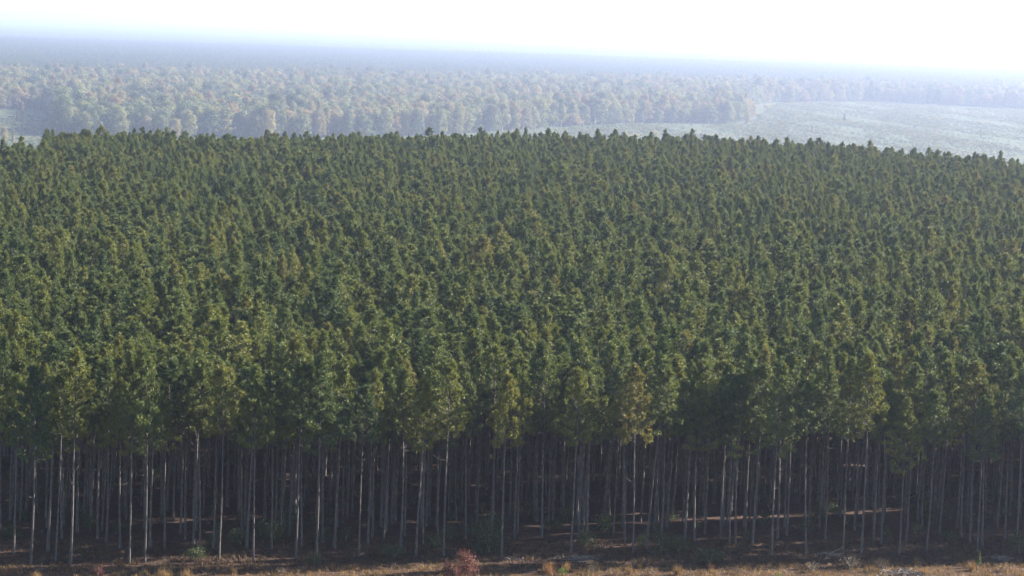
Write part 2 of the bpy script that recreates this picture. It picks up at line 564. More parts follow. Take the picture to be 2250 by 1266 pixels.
# ---------------------------------------------------------------- pine stand
PINES = [Kind(*make_pine(100 + i, h=22, base=b, rmax=r, nb=nb, ntuft=nt)) for i, (b, r, nb, nt) in enumerate(
    [(12.8, 2.3, 56, 10), (12.0, 2.5, 60, 10), (13.8, 2.0, 46, 9), (12.4, 2.6, 56, 9), (13.2, 2.9, 56, 10), (14.2, 2.1, 46, 9), (11.2, 2.3, 64, 9), (14.4, 1.8, 40, 9)])]
EDGES = [Kind(*make_pine(200 + i, h=22, base=b, rmax=r, nb=nb, ntuft=nt, nneedle=34)) for i, (b, r, nb, nt) in enumerate(
    [(13.0, 3.0, 54, 13), (11.4, 2.8, 62, 12), (14.2, 3.1, 46, 13), (12.2, 2.7, 54, 12)])]
GOLD = [Kind(*make_pine(300 + i, h=22, base=12.8, rmax=3.1, nb=54, ntuft=13, nneedle=34, leaf='needles_gold')) for i in range(2)]

# trunks that show in the photograph: base pixel, and for some the tree top row
FRONT = [  # x, y, top row or None, lean px per 260 px (None = default), golden
    (30, 1218, None, 0), (68, 1241, None, 0), (122, 1232, None, 0), (155, 1239, 762, 4), (284, 1239, 770, 0), (318, 1236, 765, 0),
    (481, 1232, 800, 0), (556, 1234, 800, 0), (650, 1230, 790, 0), (695, 1230, 775, 0), (789, 1223, 848, 0), (914, 1223, 832, 0),
    (975, 1221, 790, 0), (1102, 1223, 822, 0), (1254, 1218, 812, 0), (1391, 1218, 800, 0), (1420, 1205, 800, 14), (1695, 1221, 790, 3),
    (1771, 1221, 820, 0), (1852, 1210, 780, 5), (1892, 1216, 770, 2), (1976, 1218, 868, 4), (2035, 1214, 850, 0), (2147, 1212, 862, 2),
    (2233, 1212, 800, 2)]
SECOND = [(105, 1212), (136, 1183), (170, 1171), (214, 1183), (234, 1192), (264, 1205), (330, 1205), (362, 1205), (396, 1174), (407, 1185),
          (425, 1196), (440, 1210), (469, 1205), (531, 1170), (542, 1205), (596, 1207), (615, 1180), (635, 1178), (663, 1200), (708, 1192),
          (735, 1205), (808, 1196), (819, 1180), (843, 1185), (880, 1203), (889, 1178), (929, 1196), (962, 1192), (1023, 1185), (1047, 1150),
          (1130, 1183), (1137, 1174), (1190, 1183), (1205, 1156), (1271, 1183), (1280, 1169), (1289, 1189), (1348, 1176), (1373, 1198),
          (1438, 1165), (1453, 1185), (1504, 1196), (1525, 1192), (1549, 1174), (1583, 1185), (1603, 1196), (1617, 1196), (1638, 1183),
          (1653, 1196), (1708, 1183), (1729, 1178), (1813, 1183), (1919, 1187), (1936, 1196), (1991, 1194), (2064, 1174), (2111, 1180),
          (2131, 1192), (2158, 1198), (2208, 1183)]
ORD = ['first', 'second', 'third', 'fourth', 'fifth', 'sixth', 'seventh', 'eighth', 'ninth', 'tenth', 'eleventh', 'twelfth', 'thirteenth',
       'fourteenth', 'fifteenth', 'sixteenth', 'seventeenth', 'eighteenth', 'nineteenth', 'twentieth', 'twenty-first', 'twenty-second',
       'twenty-third', 'twenty-fourth', 'twenty-fifth']
LOOKS = {155: 'tall front pine with big golden-green crown', 1254: 'front pine with a bright golden lobed crown and pale trunk',
         914: 'front pine with an open golden-brown crown', 1102: 'front pine with a rounded sunlit crown', 1420: 'front pine whose thin trunk leans over to one side',
         1892: 'front pine with a tall yellow-green crown', 1976: 'shorter front pine with a low rounded crown', 789: 'shorter front pine with a narrow pointed crown',
         2147: 'shorter front pine with a spreading grey-green crown'}
GOLDEN = {155, 1254, 914, 1892, 1102}
placed = []
count = 0
fr = sorted(FRONT)
for i, (px, py, top, lean) in enumerate(fr):
    x, y = ground(px, py)
    D = math.hypot(x, y)
    hz = 25 + 75 * px / 2250.0
    h = 22.0 + rng.uniform(-1.0, 1.5)
    if top is not None:
        h = CAM_H - (top - hz) / FPX * D * 0.998
    gold = px in GOLDEN
    kd = (GOLD if gold else EDGES)[i % (2 if gold else 4)]
    rz = rng.uniform(0, 6.28)
    e = tilt_rot(rz, math.atan2(lean, 260) + R(rng.normal() * 0.5), R(rng.normal() * 0.4))
    look = LOOKS.get(px, 'tall green pine of the front row')
    s = h / 22.0
    plant(kd, 'pine_tree', (x, y, -0.05), 0, (1, 1, 1), f"{look}, {ORD[i]} front trunk from left", 'pine tree', 'pines along the front edge of the stand')
    o = COL.objects['pine_tree' if count == 0 else 'pine_tree.%03d' % count]
    o.rotation_euler = e
    ws = rng.uniform(0.92, 1.08) * (1.0 if px not in (789, 1976) else 0.9)
    o.scale = (ws, ws, s)
    count += 1
    placed.append((x, y))
sec = {}
for px, py in SECOND:
    k = sum(1 for f in fr if f[0] < px)
    sec.setdefault(k, []).append((px, py))
for k, lst in sec.items():
    lst.sort()
    for j, (px, py) in enumerate(lst):
        x, y = ground(px, py)
        if min((x - a) ** 2 + (y - b) ** 2 for a, b in placed) < 1.0:
            y += 1.0
        kd = (EDGES if rng.uniform() < 0.4 else PINES)[rng.integers(0, 4)]
        where = f"between {ORD[k-1]} and {ORD[k]} front trunks" if 0 < k < len(fr) else 'beside the end trunk of the front row'
        nth = ORD[j] + ' ' if len(lst) > 1 else ''
        lab = f"slim pine behind the front row, {nth}{where}"
        o = plant(kd, 'pine_tree', (x, y, -0.05), 0, (1, 1, 1), lab, 'pine tree', 'pines just behind the front edge')
        o.rotation_euler = tilt_rot(rng.uniform(0, 6.28), R(rng.normal() * 0.7), R(rng.normal() * 0.5))
        ws = rng.uniform(0.95, 1.15)
        o.scale = (ws, ws, rng.uniform(0.93, 1.07))
        count += 1
        placed.append((x, y))

# the rest of the stand: jittered rows, thinned in a few lanes that let the sun in
SP = 3.95
jx, jy = np.meshgrid(np.arange(-175, 330, SP), np.arange(336, 1215, SP))
jx = jx + ((np.arange(jy.shape[0]) % 2) * SP * 0.5)[:, None]
jx = (jx + rng.uniform(-1.75, 1.75, jx.shape)).ravel()
jy = (jy + rng.uniform(-1.75, 1.75, jy.shape)).ravel()
r_, a_ = np.hypot(jx, jy), np.arctan2(jx, jy)
fy = front_y(jx)
keep = (r_ < edge_dist(a_)) & (jy > fy + 14.0)
fx_, fy_ = project(jx, jy, 0 * jx)
keep |= (jy > fy + 1.0) & (jy <= fy + 14.0) & ((fx_ < -15) | (fx_ > 2265))
keep &= (a_ > -0.205) & ((jx < jy * 0.19 + 75))
# lanes along the sun's azimuth
sx, sy = math.sin(R(SUN_AZ)), math.cos(R(SUN_AZ))
for (px, py, half) in ((1900, 1022, 0.9), (2000, 1120, 0.9)):
    lx, ly = ground(px, py)
    d = (jx - lx) * sy - (jy - ly) * sx
    along = (jx - lx) * sx + (jy - ly) * sy
    keep &= ~((np.abs(d) < half) & (along > -25))
keep &= rng.uniform(size=jx.shape) > 0.03
ggen = np.random.default_rng(5)
for _ in range(150):                                  # small openings where a few trees have fallen out of the stand
    oy = ggen.uniform(375, 1150); ox = oy * ggen.uniform(-0.2, 0.2); orad = ggen.uniform(2.4, 4.6)
    keep &= (jx - ox) ** 2 + ((jy - oy) * 0.7) ** 2 > orad ** 2
jx, jy = jx[keep], jy[keep]
pl = np.array(placed)
dmin = np.array([np.min((pl[:, 0] - a) ** 2 + (pl[:, 1] - b) ** 2) if b < 372 else 99 for a, b in zip(jx, jy)])
jx, jy = jx[dmin > 4.0], jy[dmin > 4.0]
n = len(jx)


def lowfreq(x, y, s, ph):
    return (np.sin(x / s + ph) * np.cos(y / (s * 1.3) + ph * 2) + np.sin((x + y * 0.7) / (s * 0.6) + ph * 3) * 0.6) / 1.6


ws_ = np.clip(rng.normal(1.13, 0.22, n), 0.65, 1.75)
hs = 0.99 + 0.04 * lowfreq(jx, jy, 17, 1.0) + rng.normal(size=n) * 0.06
hs = np.clip(hs + 0.06 * (ws_ - 1.13), 0.74, 1.18)
ws = ws_
kx = rng.integers(0, len(PINES), n)
rots = np.array([tilt_rot(rng.uniform(0, 6.28), R(rng.normal() * 0.9), R(rng.normal() * 0.9)) for _ in range(n)])
scl = np.stack([ws, ws, hs], -1)
tx, ty = project(jx, jy, np.full(n, 20.0))
vis = (tx > -20) & (tx < 2270)
order = np.argsort(np.where(vis, np.hypot(jx, jy), 1e9))
NIND = 300 - count
ind = order[:NIND]
for i in ind:
    k = PINES[kx[i]]
    o = plant(k, 'pine_tree', (jx[i], jy[i], -0.05), 0, tuple(scl[i]), 'pine in the dense inner rows, only crown top and bits of trunk showing',
              'pine tree', 'lookalike pines in the inner rows')
    o.rotation_euler = tuple(rots[i])
for k in PINES:
    if k.objs is None:
        raise RuntimeError('pine kind unused')
rest = np.ones(n, bool); rest[ind] = False
scatter('pine_forest', np.stack([jx, jy, terrain_z(jx, jy) - 0.05], -1)[rest], kx[rest], rots[rest], scl[rest], PINES,
        'dark green pine plantation reaching back from the front rows', 'forest')

# ---------------------------------------------------------------- broadleaf wood beyond the stand
BG = [Kind(*make_broadleaf(400 + i, h=hh, rc=rc, base=b, leaf='leaf_green')) for i, (hh, rc, b) in enumerate([(21, 6.4, 2.5), (20, 7.2, 2.0), (22, 5.6, 3.0), (19, 6.0, 2.0)])]
BA = [Kind(*make_broadleaf(500 + i, h=hh, rc=rc, base=b, leaf='leaf_autumn')) for i, (hh, rc, b) in enumerate([(20, 6.0, 2.5), (18, 6.6, 2.0), (21, 5.2, 3.0)])]
BY = [Kind(*make_broadleaf(600, h=20, rc=6.8, base=1.5, leaf='leaf_yellow'))]
BS = 1.5 * FS                          # overall size of the broadleaf trees
BROAD = BG + BA + BY
BLABEL = ['green', 'green', 'green', 'green', 'orange-brown', 'orange-brown', 'orange-brown', 'pale yellow']
WOOD = [(-700, 240), (112, 240), (128, 262), (135, 300), (600, 304), (800, 303), (1000, 296), (1180, 284), (1400, 270), (1620, 273), (1655, 262), (1600, 240),
        (1700, 226), (1900, 223), (1985, 226), (2250, 240), (2700, 262), (2700, 224), (2250, 213), (1700, 203), (1500, 200), (1125, 195), (600, 190), (-700, 178)]
bx, by = np.meshgrid(np.arange(-1400 * FS, 2200 * FS, 15.5 * FS), np.arange(2450 * FS, 8000 * FS, 15.5 * FS))
bx = (bx + rng.uniform(-5.4, 5.4, bx.shape)).ravel(); by = (by + rng.uniform(-5.4, 5.4, by.shape)).ravel()
qx, qy = project(bx, by, np.full(bx.shape, -DROP))
k_ = inside(qx, qy, WOOD) & (qx > -250) & (qx < 2550)
# widen the spacing far away, where single crowns no longer show
k_ &= rng.uniform(size=bx.shape) < np.clip(1.25 - (by - 4100) / 7000, 0.55, 1)
bx, by, qx, qy = bx[k_], by[k_], qx[k_], qy[k_]
# hand-placed crowns on the near edge of the wood
HAND = [  # px, base py, kind index, width scale, height scale
    (150, 290, 0, 0.95, 0.9), (205, 300, 3, 1.0, 0.95), (262, 303, 0, 1.05, 1.05), (318, 302, 5, 0.8, 0.8), (352, 303, 1, 0.9, 0.85), (383, 305, 7, 0.75, 0.75),
    (412, 303, 1, 1.05, 1.05), (508, 300, 4, 0.8, 1.1), (522, 302, 1, 0.75, 0.95), (590, 305, 7, 0.95, 1.1), (617, 303, 0, 0.75, 1.0), (655, 301, 2, 0.8, 1.0),
    (700, 303, 5, 0.9, 1.05), (716, 302, 6, 0.75, 1.1), (770, 300, 6, 0.9, 1.0), (848, 299, 0, 1.05, 1.05), (915, 299, 1, 0.95, 1.1), (965, 298, 1, 1.05, 1.1),
    (1005, 297, 0, 0.9, 1.1), (1078, 292, 0, 1.0, 1.1), (1125, 288, 3, 0.9, 1.0), (1170, 284, 1, 0.9, 1.05), (1215, 281, 0, 0.8, 1.05), (1258, 277, 2, 0.9, 1.05),
    (1300, 275, 3, 0.9, 1.0), (1345, 272, 0, 0.8, 1.0), (1385, 271, 6, 0.85, 1.1), (1412, 271, 2, 0.7, 1.0), (1510, 268, 0, 0.9, 0.95), (1560, 270, 7, 0.8, 1.0),
    (1585, 271, 4, 0.85, 1.1), (1606, 272, 7, 0.7, 0.9), (1642, 273, 7, 0.5, 0.55), (290, 205, 1, 1.0, 1.25), (268, 222, 3, 1.0, 1.15), (425, 214, 7, 1.0, 0.9)]
hb = [ground(p[0], p[1], -DROP) for p in HAND]
hbx, hby = np.array([p[0] for p in hb]), np.array([p[1] for p in hb])
dm = np.array([np.min((hbx - a) ** 2 / 1.0 + ((hby - b) * 0.5) ** 2) if b < 4900 else 1e9 for a, b in zip(bx, by)])
k_ = dm > 130
bx, by, qx, qy = bx[k_], by[k_], qx[k_], qy[k_]
n = len(bx)
autumn_p = np.clip(0.12 + 0.30 * lowfreq(bx, by, 60, 0.4) + 0.25 * (by > 4300), 0.04, 0.75)
u = rng.uniform(size=n)
kx = np.where(u < autumn_p, rng.integers(4, 7, n), rng.integers(0, 4, n))
kx = np.where(rng.uniform(size=n) < 0.035, 7, kx)
ws = BS * np.clip(rng.normal(1.15, 0.3, n), 0.6, 2.0); hs = BS * np.clip(rng.normal(0.97, 0.17, n), 0.5, 1.45)
rz = rng.uniform(0, 6.28, n)
bz = terrain_z(bx, by)
ORD_N = ORD + ['twenty-sixth', 'twenty-seventh', 'twenty-eighth', 'twenty-ninth', 'thirtieth', 'thirty-first', 'thirty-second', 'thirty-third', 'thirty-fourth']
edge_xs = sorted(p[0] for p in HAND if p[1] > 260)
hcount = 0
for (px, py, kk, wsc, hsc), (x, y) in zip(HAND, hb):
    edge = py > 260
    edge_no = edge_xs.index(px) if edge else 0
    lab = f"{BLABEL[kk]} tree on the near edge of the hazy wood, {ORD_N[edge_no]} along it from left" if edge else \
        {290: 'large dark domed tree rising above the hazy wood, highest at upper left', 268: 'dark green domed tree just below the largest dark dome in the wood', 425: 'bright yellow tree inside the hazy autumn wood'}[px]
    plant(BROAD[kk], 'broadleaf_tree', (x, y, -DROP), rng.uniform(0, 6.28), (wsc * BS, wsc * BS, hsc * BS), lab, 'broadleaf tree', 'broadleaf trees of the hazy wood')
    hcount += 1
big = ws * hs / by * ((qx > -20) & (qx < 2270))
order = np.argsort(-big)[:300 - hcount]
for i in order:
    lab = f"{BLABEL[kx[i]]} broadleaf crown among the lookalike crowns inside the hazy wood"
    plant(BROAD[kx[i]], 'broadleaf_tree', (bx[i], by[i], bz[i]), rz[i], (ws[i], ws[i], hs[i]), lab, 'broadleaf tree', f'{BLABEL[kx[i]]} crowns inside the hazy wood')
rest = np.ones(n, bool); rest[order] = False
rot3 = np.stack([0 * rz, 0 * rz, rz], -1)
scatter('broadleaf_forest', np.stack([bx, by, bz], -1)[rest], kx[rest], rot3[rest], np.stack([ws, ws, hs], -1)[rest], BROAD,
        'hazy green and orange broadleaf wood beyond the pines', 'forest')

# ---------------------------------------------------------------- far pine belt and the woods behind it
BELT = [(-900, 170), (-400, 181), (600, 191), (1125, 196), (1700, 204), (2700, 226), (2700, 186), (2250, 170), (1125, 132), (0, 96), (-900, 66)]


def far_wood(name, poly, y0, y1, sp, kinds, wscale, label, stuff_h=1.0, density=1.0):
    xs, ys = [], []
    yy = y0
    while yy < y1:
        half = yy * 0.26
        row = np.arange(-half, half, sp) + rng.uniform(0, sp)
        xs.append(row + rng.uniform(-0.42, 0.42, len(row)) * sp)
        ys.append(yy + rng.uniform(-0.42, 0.42, len(row)) * sp)
        yy += sp
    X, Y = np.concatenate(xs), np.concatenate(ys)
    px, py = project(X, Y, np.full(X.shape, -DROP))
    k = inside(px, py, poly) & (px > -200) & (px < 2450)
    X, Y = X[k], Y[k]
    n = len(X)
    ki = rng.integers(0, len(kinds), n)
    w = wscale * np.clip(rng.normal(1, 0.15, n), 0.6, 1.5)
    h = stuff_h * np.clip(rng.normal(1, 0.12, n) + 0.09 * lowfreq(X, Y, 90, 2.0), 0.7, 1.3)
    z = rng.uniform(0, 6.28, n)
    scatter(name, np.stack([X, Y, np.full(n, -DROP)], -1), ki, np.stack([0 * z, 0 * z, z], -1), np.stack([w, w, h], -1), kinds, label, 'forest')
    return n


n1 = far_wood('distant_pine_forest', BELT, 4600 * FS, 12800 * FS, 15.0, PINES, 3.0, 'blue-grey belt of pines beyond the autumn wood', 1.6)
FARP = [(-900, 66), (0, 96), (1125, 132), (2250, 170), (2700, 186), (2700, 160), (2250, 137), (0, 62), (-900, 32)]
n2 = far_wood('distant_mixed_forest', FARP, 10800 * FS, 26000 * FS, 38.0, BG[:1] + PINES[:5], 2.2, 'faint mixed woods fading out near the skyline', 1.2)
HORP = [(-900, 33), (0, 63), (1125, 100), (2250, 138), (2700, 161), (2700, 128), (2250, 109), (1125, 72), (0, 34), (-900, 4)]
n3 = far_wood('skyline_forest', HORP, 20000 * FS, 88000, 100.0, BG[:1] + PINES[:5], 5.5, 'last woods dissolving into the white haze at the skyline', 1.3)
print('counts', count, len(jx), len(bx), n1, n2, n3)

# ---------------------------------------------------------------- clearing and field with scrub
SH_FIELD = [Kind(*make_shrub(700, 2.2, 1.6, 420, 0.22, 'leaf_green', 7), ('foliage', 'stems')), Kind(*make_shrub(701, 1.4, 1.8, 380, 0.22, 'leaf_under', 8), ('foliage', 'stems')),
            Kind(*make_shrub(702, 1.8, 1.5, 380, 0.2, 'leaf_yellow', 7), ('foliage', 'stems')), Kind(*make_shrub(703, 1.5, 1.6, 380, 0.2, 'leaf_autumn', 7), ('foliage', 'stems'))]
CONE = Kind(*make_shrub(704, 10.0, 2.0, 1500, 0.36, 'leaf_under', 3, conic=True), ('foliage', 'stems'))
CONE_A = Kind(*make_shrub(705, 10.0, 1.9, 1500, 0.36, 'leaf_autumn', 3, conic=True), ('foliage', 'stems'))
FIELD_THINGS = [
    (48, 268, CONE_A, 1.25, 1.55, 'tall narrow tree standing alone in the hazy clearing at the left', 'tree', 'small_tree'),
    (38, 270, CONE, 1.2, 1.0, 'shorter dark tree close beside the lone narrow tree', 'tree', 'small_tree'),
    (28, 322, CONE_A, 0.8, 1.1, 'thin brown sapling just beyond the pine tops at far left', 'tree', 'small_tree'),
    (8, 316, BY[0], 0.42, 0.6, 'pale yellow-green bushy tree cut by the left picture edge', 'tree', 'small_tree'),
    (1855, 268, CONE, 1.1, 0.85, 'small dark bushy tree alone in the middle of the pale field', 'tree', 'small_tree'),
    (1784, 296, CONE_A, 0.9, 0.75, 'small greyish tree in the pale field nearest the pine tops', 'tree', 'small_tree'),
    (2155, 306, CONE_A, 1.1, 0.95, 'pale tan little tree standing at the right side of the pale field', 'tree', 'small_tree'),
    (1380, 302, SH_FIELD[3], 2.6, 2.4, 'orange-tan thicket in the field just above the pine tops', 'bush', 'bush'),
    (1398, 304, SH_FIELD[2], 2.6, 2.2, 'yellow thicket beside the orange-tan one above the pine tops', 'bush', 'bush'),
    (1440, 302, SH_FIELD[2], 2.4, 3.0, 'tall yellow-green thicket between the yellow one and the pine peak', 'bush', 'bush'),
    (1545, 300, SH_FIELD[3], 3.0, 2.4, 'brownish thicket behind the highest pine tops right of centre', 'bush', 'bush'),
    (1685, 240, SH_FIELD[2], 4.0, 3.4, 'yellowish bush cluster where the wood meets the open field', 'bush', 'bush'),
    (1668, 262, SH_FIELD[0], 3.2, 3.0, 'green bush at the foot of the yellow end trees of the wood', 'bush', 'bush'),
]
for px, py, kd, w_, h_, lab, cat, nm in FIELD_THINGS:
    x, y = ground(px, py, -DROP)
    plant(kd, nm, (x, y, -DROP), rng.uniform(0, 6.28), (w_ * 2.0, w_ * 2.0, h_ * 2.0), lab, cat)
x, y = ground(1900, 250, -DROP)
plant(SH_FIELD[1], 'bush', (x, y, -DROP), 0, (3.3, 3.3, 3.0), 'low dark green bush in the open pale field above the lone bushy tree', 'bush')

for px, py, kk, sz in ((1720, 262, 0, 1.0), (1760, 248, 1, 0.9), (1830, 244, 0, 0.8), (1950, 262, 1, 1.1), (2010, 281, 0, 0.9), (2060, 255, 1, 0.8), (2120, 272, 0, 0.8),
                       (2200, 268, 1, 0.9), (1900, 290, 0, 0.9), (1740, 300, 1, 0.8), (2090, 318, 0, 0.8), (2235, 330, 1, 1.0), (1500, 284, 1, 0.8), (1590, 288, 0, 0.9)):
    x, y = ground(px, py, -DROP)
    plant(SH_FIELD[kk], 'bush', (x, y, -DROP), rng.uniform(0, 6.28), (3.2 * sz, 3.2 * sz, 3.0 * sz), 'small green bush dotted among many alike in the pale hazy field', 'bush', 'small bushes dotted over the pale field')

FIELD = [(1000, 300), (1180, 286), (1400, 272), (1620, 275), (1665, 262), (1700, 228), (1900, 225), (1985, 228), (2250, 242), (2500, 256), (2500, 440), (1000, 420)]
CLEAR = [(-400, 236), (110, 242), (125, 262), (132, 300), (132, 420), (-400, 420)]
fx, fy2 = np.meshgrid(np.arange(-620 * FS, 1560 * FS, 7.6), np.arange(1950 * FS, 6500 * FS, 7.6))
fx = (fx + rng.uniform(-1.9, 1.9, fx.shape)).ravel(); fy2 = (fy2 + rng.uniform(-1.9, 1.9, fy2.shape)).ravel()
qx, qy = project(fx, fy2, np.full(fx.shape, -DROP))
pat = lowfreq(fx, fy2 * 0.16, 45, 0.7) + 0.6 * lowfreq(fx, fy2 * 0.2, 16, 1.9) + 0.25 * rng.normal(size=fx.shape)
k_ = (inside(qx, qy, FIELD) | inside(qx, qy, CLEAR)) & (qx > -120) & (qx < 2400) & (rng.uniform(size=fx.shape) < np.clip(0.55 + 0.5 * pat, 0.06, 1.0)) & (terrain_z(fx, fy2) < -DROP + 0.5)
fx, fy2, pat2 = fx[k_], fy2[k_], pat[k_]
n = len(fx)
kx = rng.choice(4, n, p=[0.55, 0.27, 0.10, 0.08])
ws = rng.uniform(0.7, 2.1, n) * np.clip(1 + 0.4 * pat2, 0.6, 1.6); hs = rng.uniform(0.3, 1.2, n) * np.clip(1 + 0.6 * pat2, 0.5, 1.8)
rz = rng.uniform(0, 6.28, n)
scatter('field_scrub', np.stack([fx, fy2, np.full(n, -DROP)], -1), kx, np.stack([0 * rz, 0 * rz, rz], -1), np.stack([ws, ws, hs], -1), SH_FIELD,
        'low pale green and yellow scrub covering the hazy open fields', 'scrub')
print('scrub', n)


# ---------------------------------------------------------------- brush piles
def brush_pile(px, py, w_, h_, nst, label, seed, z=0.0, th=0.03):
    g = np.random.default_rng(seed)
    x, y = ground(px, py, z)
    S = Soup()
    for i in range(nst):
        a = g.uniform(0, math.pi)
        l = g.uniform(0.5, 1.0) * w_ * 0.45
        c = np.array([g.normal() * w_ * 0.22, g.normal() * w_ * 0.16, 0])
        c[2] = max(0.05, h_ * math.exp(-(c[0] ** 2 + c[1] ** 2) / (w_ * 0.32) ** 2) * g.uniform(0.1, 1.0))
        d = np.array([math.cos(a), math.sin(a) * 0.7, g.normal() * 0.16]) * l * 0.5
        b = g.normal(size=3) * 0.06 * l
        p = np.array([c - d, c + b, c + d]); p[:, 2] = np.clip(p[:, 2], 0.03, None)
        tube(S, p, np.array([1, 0.8, 0.45]) * th * g.uniform(0.6, 1.5), 4, g.uniform())
    o = link('brush_pile', S.build('brush_pile', M['dead_wood']))
    o.location = (x, y, z)
    tag(o, label, 'brush pile', 'heaps of cut branches')
    return o


brush_pile(1988, 1265, 6.0, 0.8, 130, 'big sunlit heap of bleached branches at the lower picture edge', 1, 0, 0.035)
brush_pile(1822, 1222, 5.0, 0.4, 50, 'low shaded heap of grey branches at the feet of the right-hand pines', 2)
brush_pile(1270, 1228, 5.5, 0.3, 45, 'flat shaded heap of grey branches right of the red shrub', 3)
brush_pile(1120, 1229, 3.0, 0.3, 40, 'small grey heap of sticks beside the red shrub, in shade', 4)
brush_pile(2200, 1228, 4.0, 0.4, 50, 'low shaded stick heap near the right picture edge', 5)
brush_pile(25, 272, 13.0, 2.2, 110, 'white debris heap in the hazy clearing at far left', 6, -DROP, 0.16)
# a fallen pole leaning out of the shaded heap
S = Soup()
tube(S, [(0, 0, 0.05), (1.0, 0.3, 0.9), (2.1, 0.8, 1.35), (2.5, 1.0, 1.4)], [0.06, 0.05, 0.035, 0.015], 5)
o = link('fallen_branch', S.build('fallen_branch', M['dead_wood']))
gx_, gy_ = ground(1812, 1229)
o.location = (gx_, gy_, 0)
tag(o, 'long pale curved branch sticking up out of the shaded branch heap', 'branch')

# ---------------------------------------------------------------- shrubs under and before the pines
RED = Kind(*make_shrub(800, 2.6, 1.5, 3200, 0.065, 'leaf_red', 12, gap=0.42), ('foliage', 'stems'))
RED2 = Kind(*make_shrub(801, 1.9, 0.7, 900, 0.06, 'leaf_red', 5, gap=0.45), ('foliage', 'stems'))
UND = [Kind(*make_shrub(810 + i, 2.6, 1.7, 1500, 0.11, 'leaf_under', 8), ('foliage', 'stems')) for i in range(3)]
BRT = Kind(*make_shrub(820, 1.0, 0.55, 260, 0.075, 'leaf_bright', 6), ('foliage', 'stems'))
TAN = Kind(*make_shrub(821, 1.1, 1.0, 700, 0.055, 'grass', 9), ('foliage', 'stems'))
BRN = Kind(*make_shrub(822, 1.6, 1.5, 900, 0.06, 'brush', 10), ('foliage', 'stems'))
CON = Kind(*make_shrub(823, 2.0, 0.5, 700, 0.09, 'leaf_under', 3, conic=True), ('foliage', 'stems'))
SHRUBS = [
    (1030, 1270, RED, 1.2, 1.25, 'deep red leafed shrub, the tallest at the bottom centre', 'shrub'),
    (984, 1272, RED2, 1.25, 1.25, 'narrow red shrub just left of the tallest red one', 'shrub'),
    (1003, 1276, RED2, 1.3, 1.1, 'lowest red shrub, between the narrow and the tallest red ones', 'shrub'),
    (214, 1268, RED2, 1.3, 0.62, 'small dusty-pink leafed shrub in the lower left grass', 'shrub'),
    (1075, 1215, UND[0], 1.35, 1.75, 'big dark green shrub behind the tall red shrub, under the pines', 'shrub'),
    (1058, 1216, UND[1], 0.7, 0.75, 'smaller dark shrub in front of the big one behind the red shrub', 'shrub'),
    (528, 1196, UND[1], 1.0, 0.75, 'dark green shrub under the pines, left of centre', 'shrub'),
    (598, 1186, UND[2], 1.2, 0.9, 'dark green bush between two thin trunks, beside the left-of-centre shrub', 'shrub'),
    (625, 1170, UND[0], 0.9, 1.3, 'taller leafy bush deeper in the shade, left of centre', 'shrub'),
    (690, 1242, UND[1], 0.75, 0.6, 'small dark shrub at the foot of a front pine, left part', 'shrub'),
    (430, 1232, UND[2], 0.75, 0.6, 'small dark shrub at the shaded forest edge in the left part', 'shrub'),
    (868, 1225, UND[2], 1.1, 0.6, 'low yellow-green shrub at the shaded edge, left of the red shrubs', 'shrub'),
    (955, 1205, UND[0], 0.9, 0.7, 'dark bush under the pines just left of the red shrubs', 'shrub'),
    (1452, 1216, UND[0], 1.1, 0.95, 'round green bush under the pines, right of centre', 'shrub'),
    (1490, 1214, UND[1], 0.9, 0.85, 'green bush touching the round one right of centre', 'shrub'),
    (1290, 1200, UND[2], 0.8, 0.8, 'dark green bush behind the pale lobed-crown pine', 'shrub'),
    (1560, 1238, UND[2], 1.2, 0.7, 'dark low bush at the shaded edge right of centre', 'shrub'),
    (2038, 1100, UND[1], 0.9, 2.2, 'slim understory sapling with sparse green leaves among the right-hand trunks', 'shrub'),
    (2240, 1215, UND[0], 0.9, 1.0, 'green bush half cut by the right picture edge', 'shrub'),
    (2150, 1247, CON, 1.0, 1.0, 'small green cone-shaped conifer in front of the right-hand trunks', 'shrub'),
    (1236, 1264, BRT, 1.0, 0.95, 'bright lime green bush in the grass right of the red shrubs', 'shrub'),
    (1712, 1270, BRT, 0.75, 0.7, 'small bright lime bush at the bottom edge, right of centre', 'shrub'),
    (1466, 1252, BRT, 0.35, 0.6, 'tiny lime green sprig in the grass, right of centre', 'shrub'),
    (1352, 1265, TAN, 1.0, 0.95, 'tan leafy bush, the left one of the pale bushes in the grass', 'shrub'),
    (1432, 1265, TAN, 1.15, 0.95, 'tan leafy bush, the wider one of the pale bushes in the grass', 'shrub'),
    (1300, 1262, BRN, 0.8, 0.8, 'brown twiggy bush between the lime bush and the pale tan ones', 'shrub'),
    (1868, 1252, BRN, 1.3, 1.1, 'dark brown bush at the shade line behind the bleached heap', 'shrub'),
    (1935, 1256, BRN, 1.0, 0.95, 'reddish brown bush touching the bleached branch heap', 'shrub'),
    (1785, 1258, BRN, 1.0, 0.8, 'brown bush in the grass left of the bleached heap', 'shrub'),
    (1620, 1262, BRN, 0.7, 0.6, 'low brown bush in the grass, right of centre', 'shrub'),
    (80, 1258, BRN, 1.0, 0.6, 'low brown bush in the lower left corner area', 'shrub'),
    (620, 1262, BRN, 0.9, 0.5, 'low brown bush in the dark grass, left of centre', 'shrub'),
    (2210, 1256, TAN, 1.2, 1.0, 'pale tan bush in the sunlit grass near the lower right corner', 'shrub'),
]
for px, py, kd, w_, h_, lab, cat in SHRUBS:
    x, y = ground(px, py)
    plant(kd, 'shrub', (x, y, 0), rng.uniform(0, 6.28), (w_, w_, h_), lab, cat, 'shrubs at the forest edge')


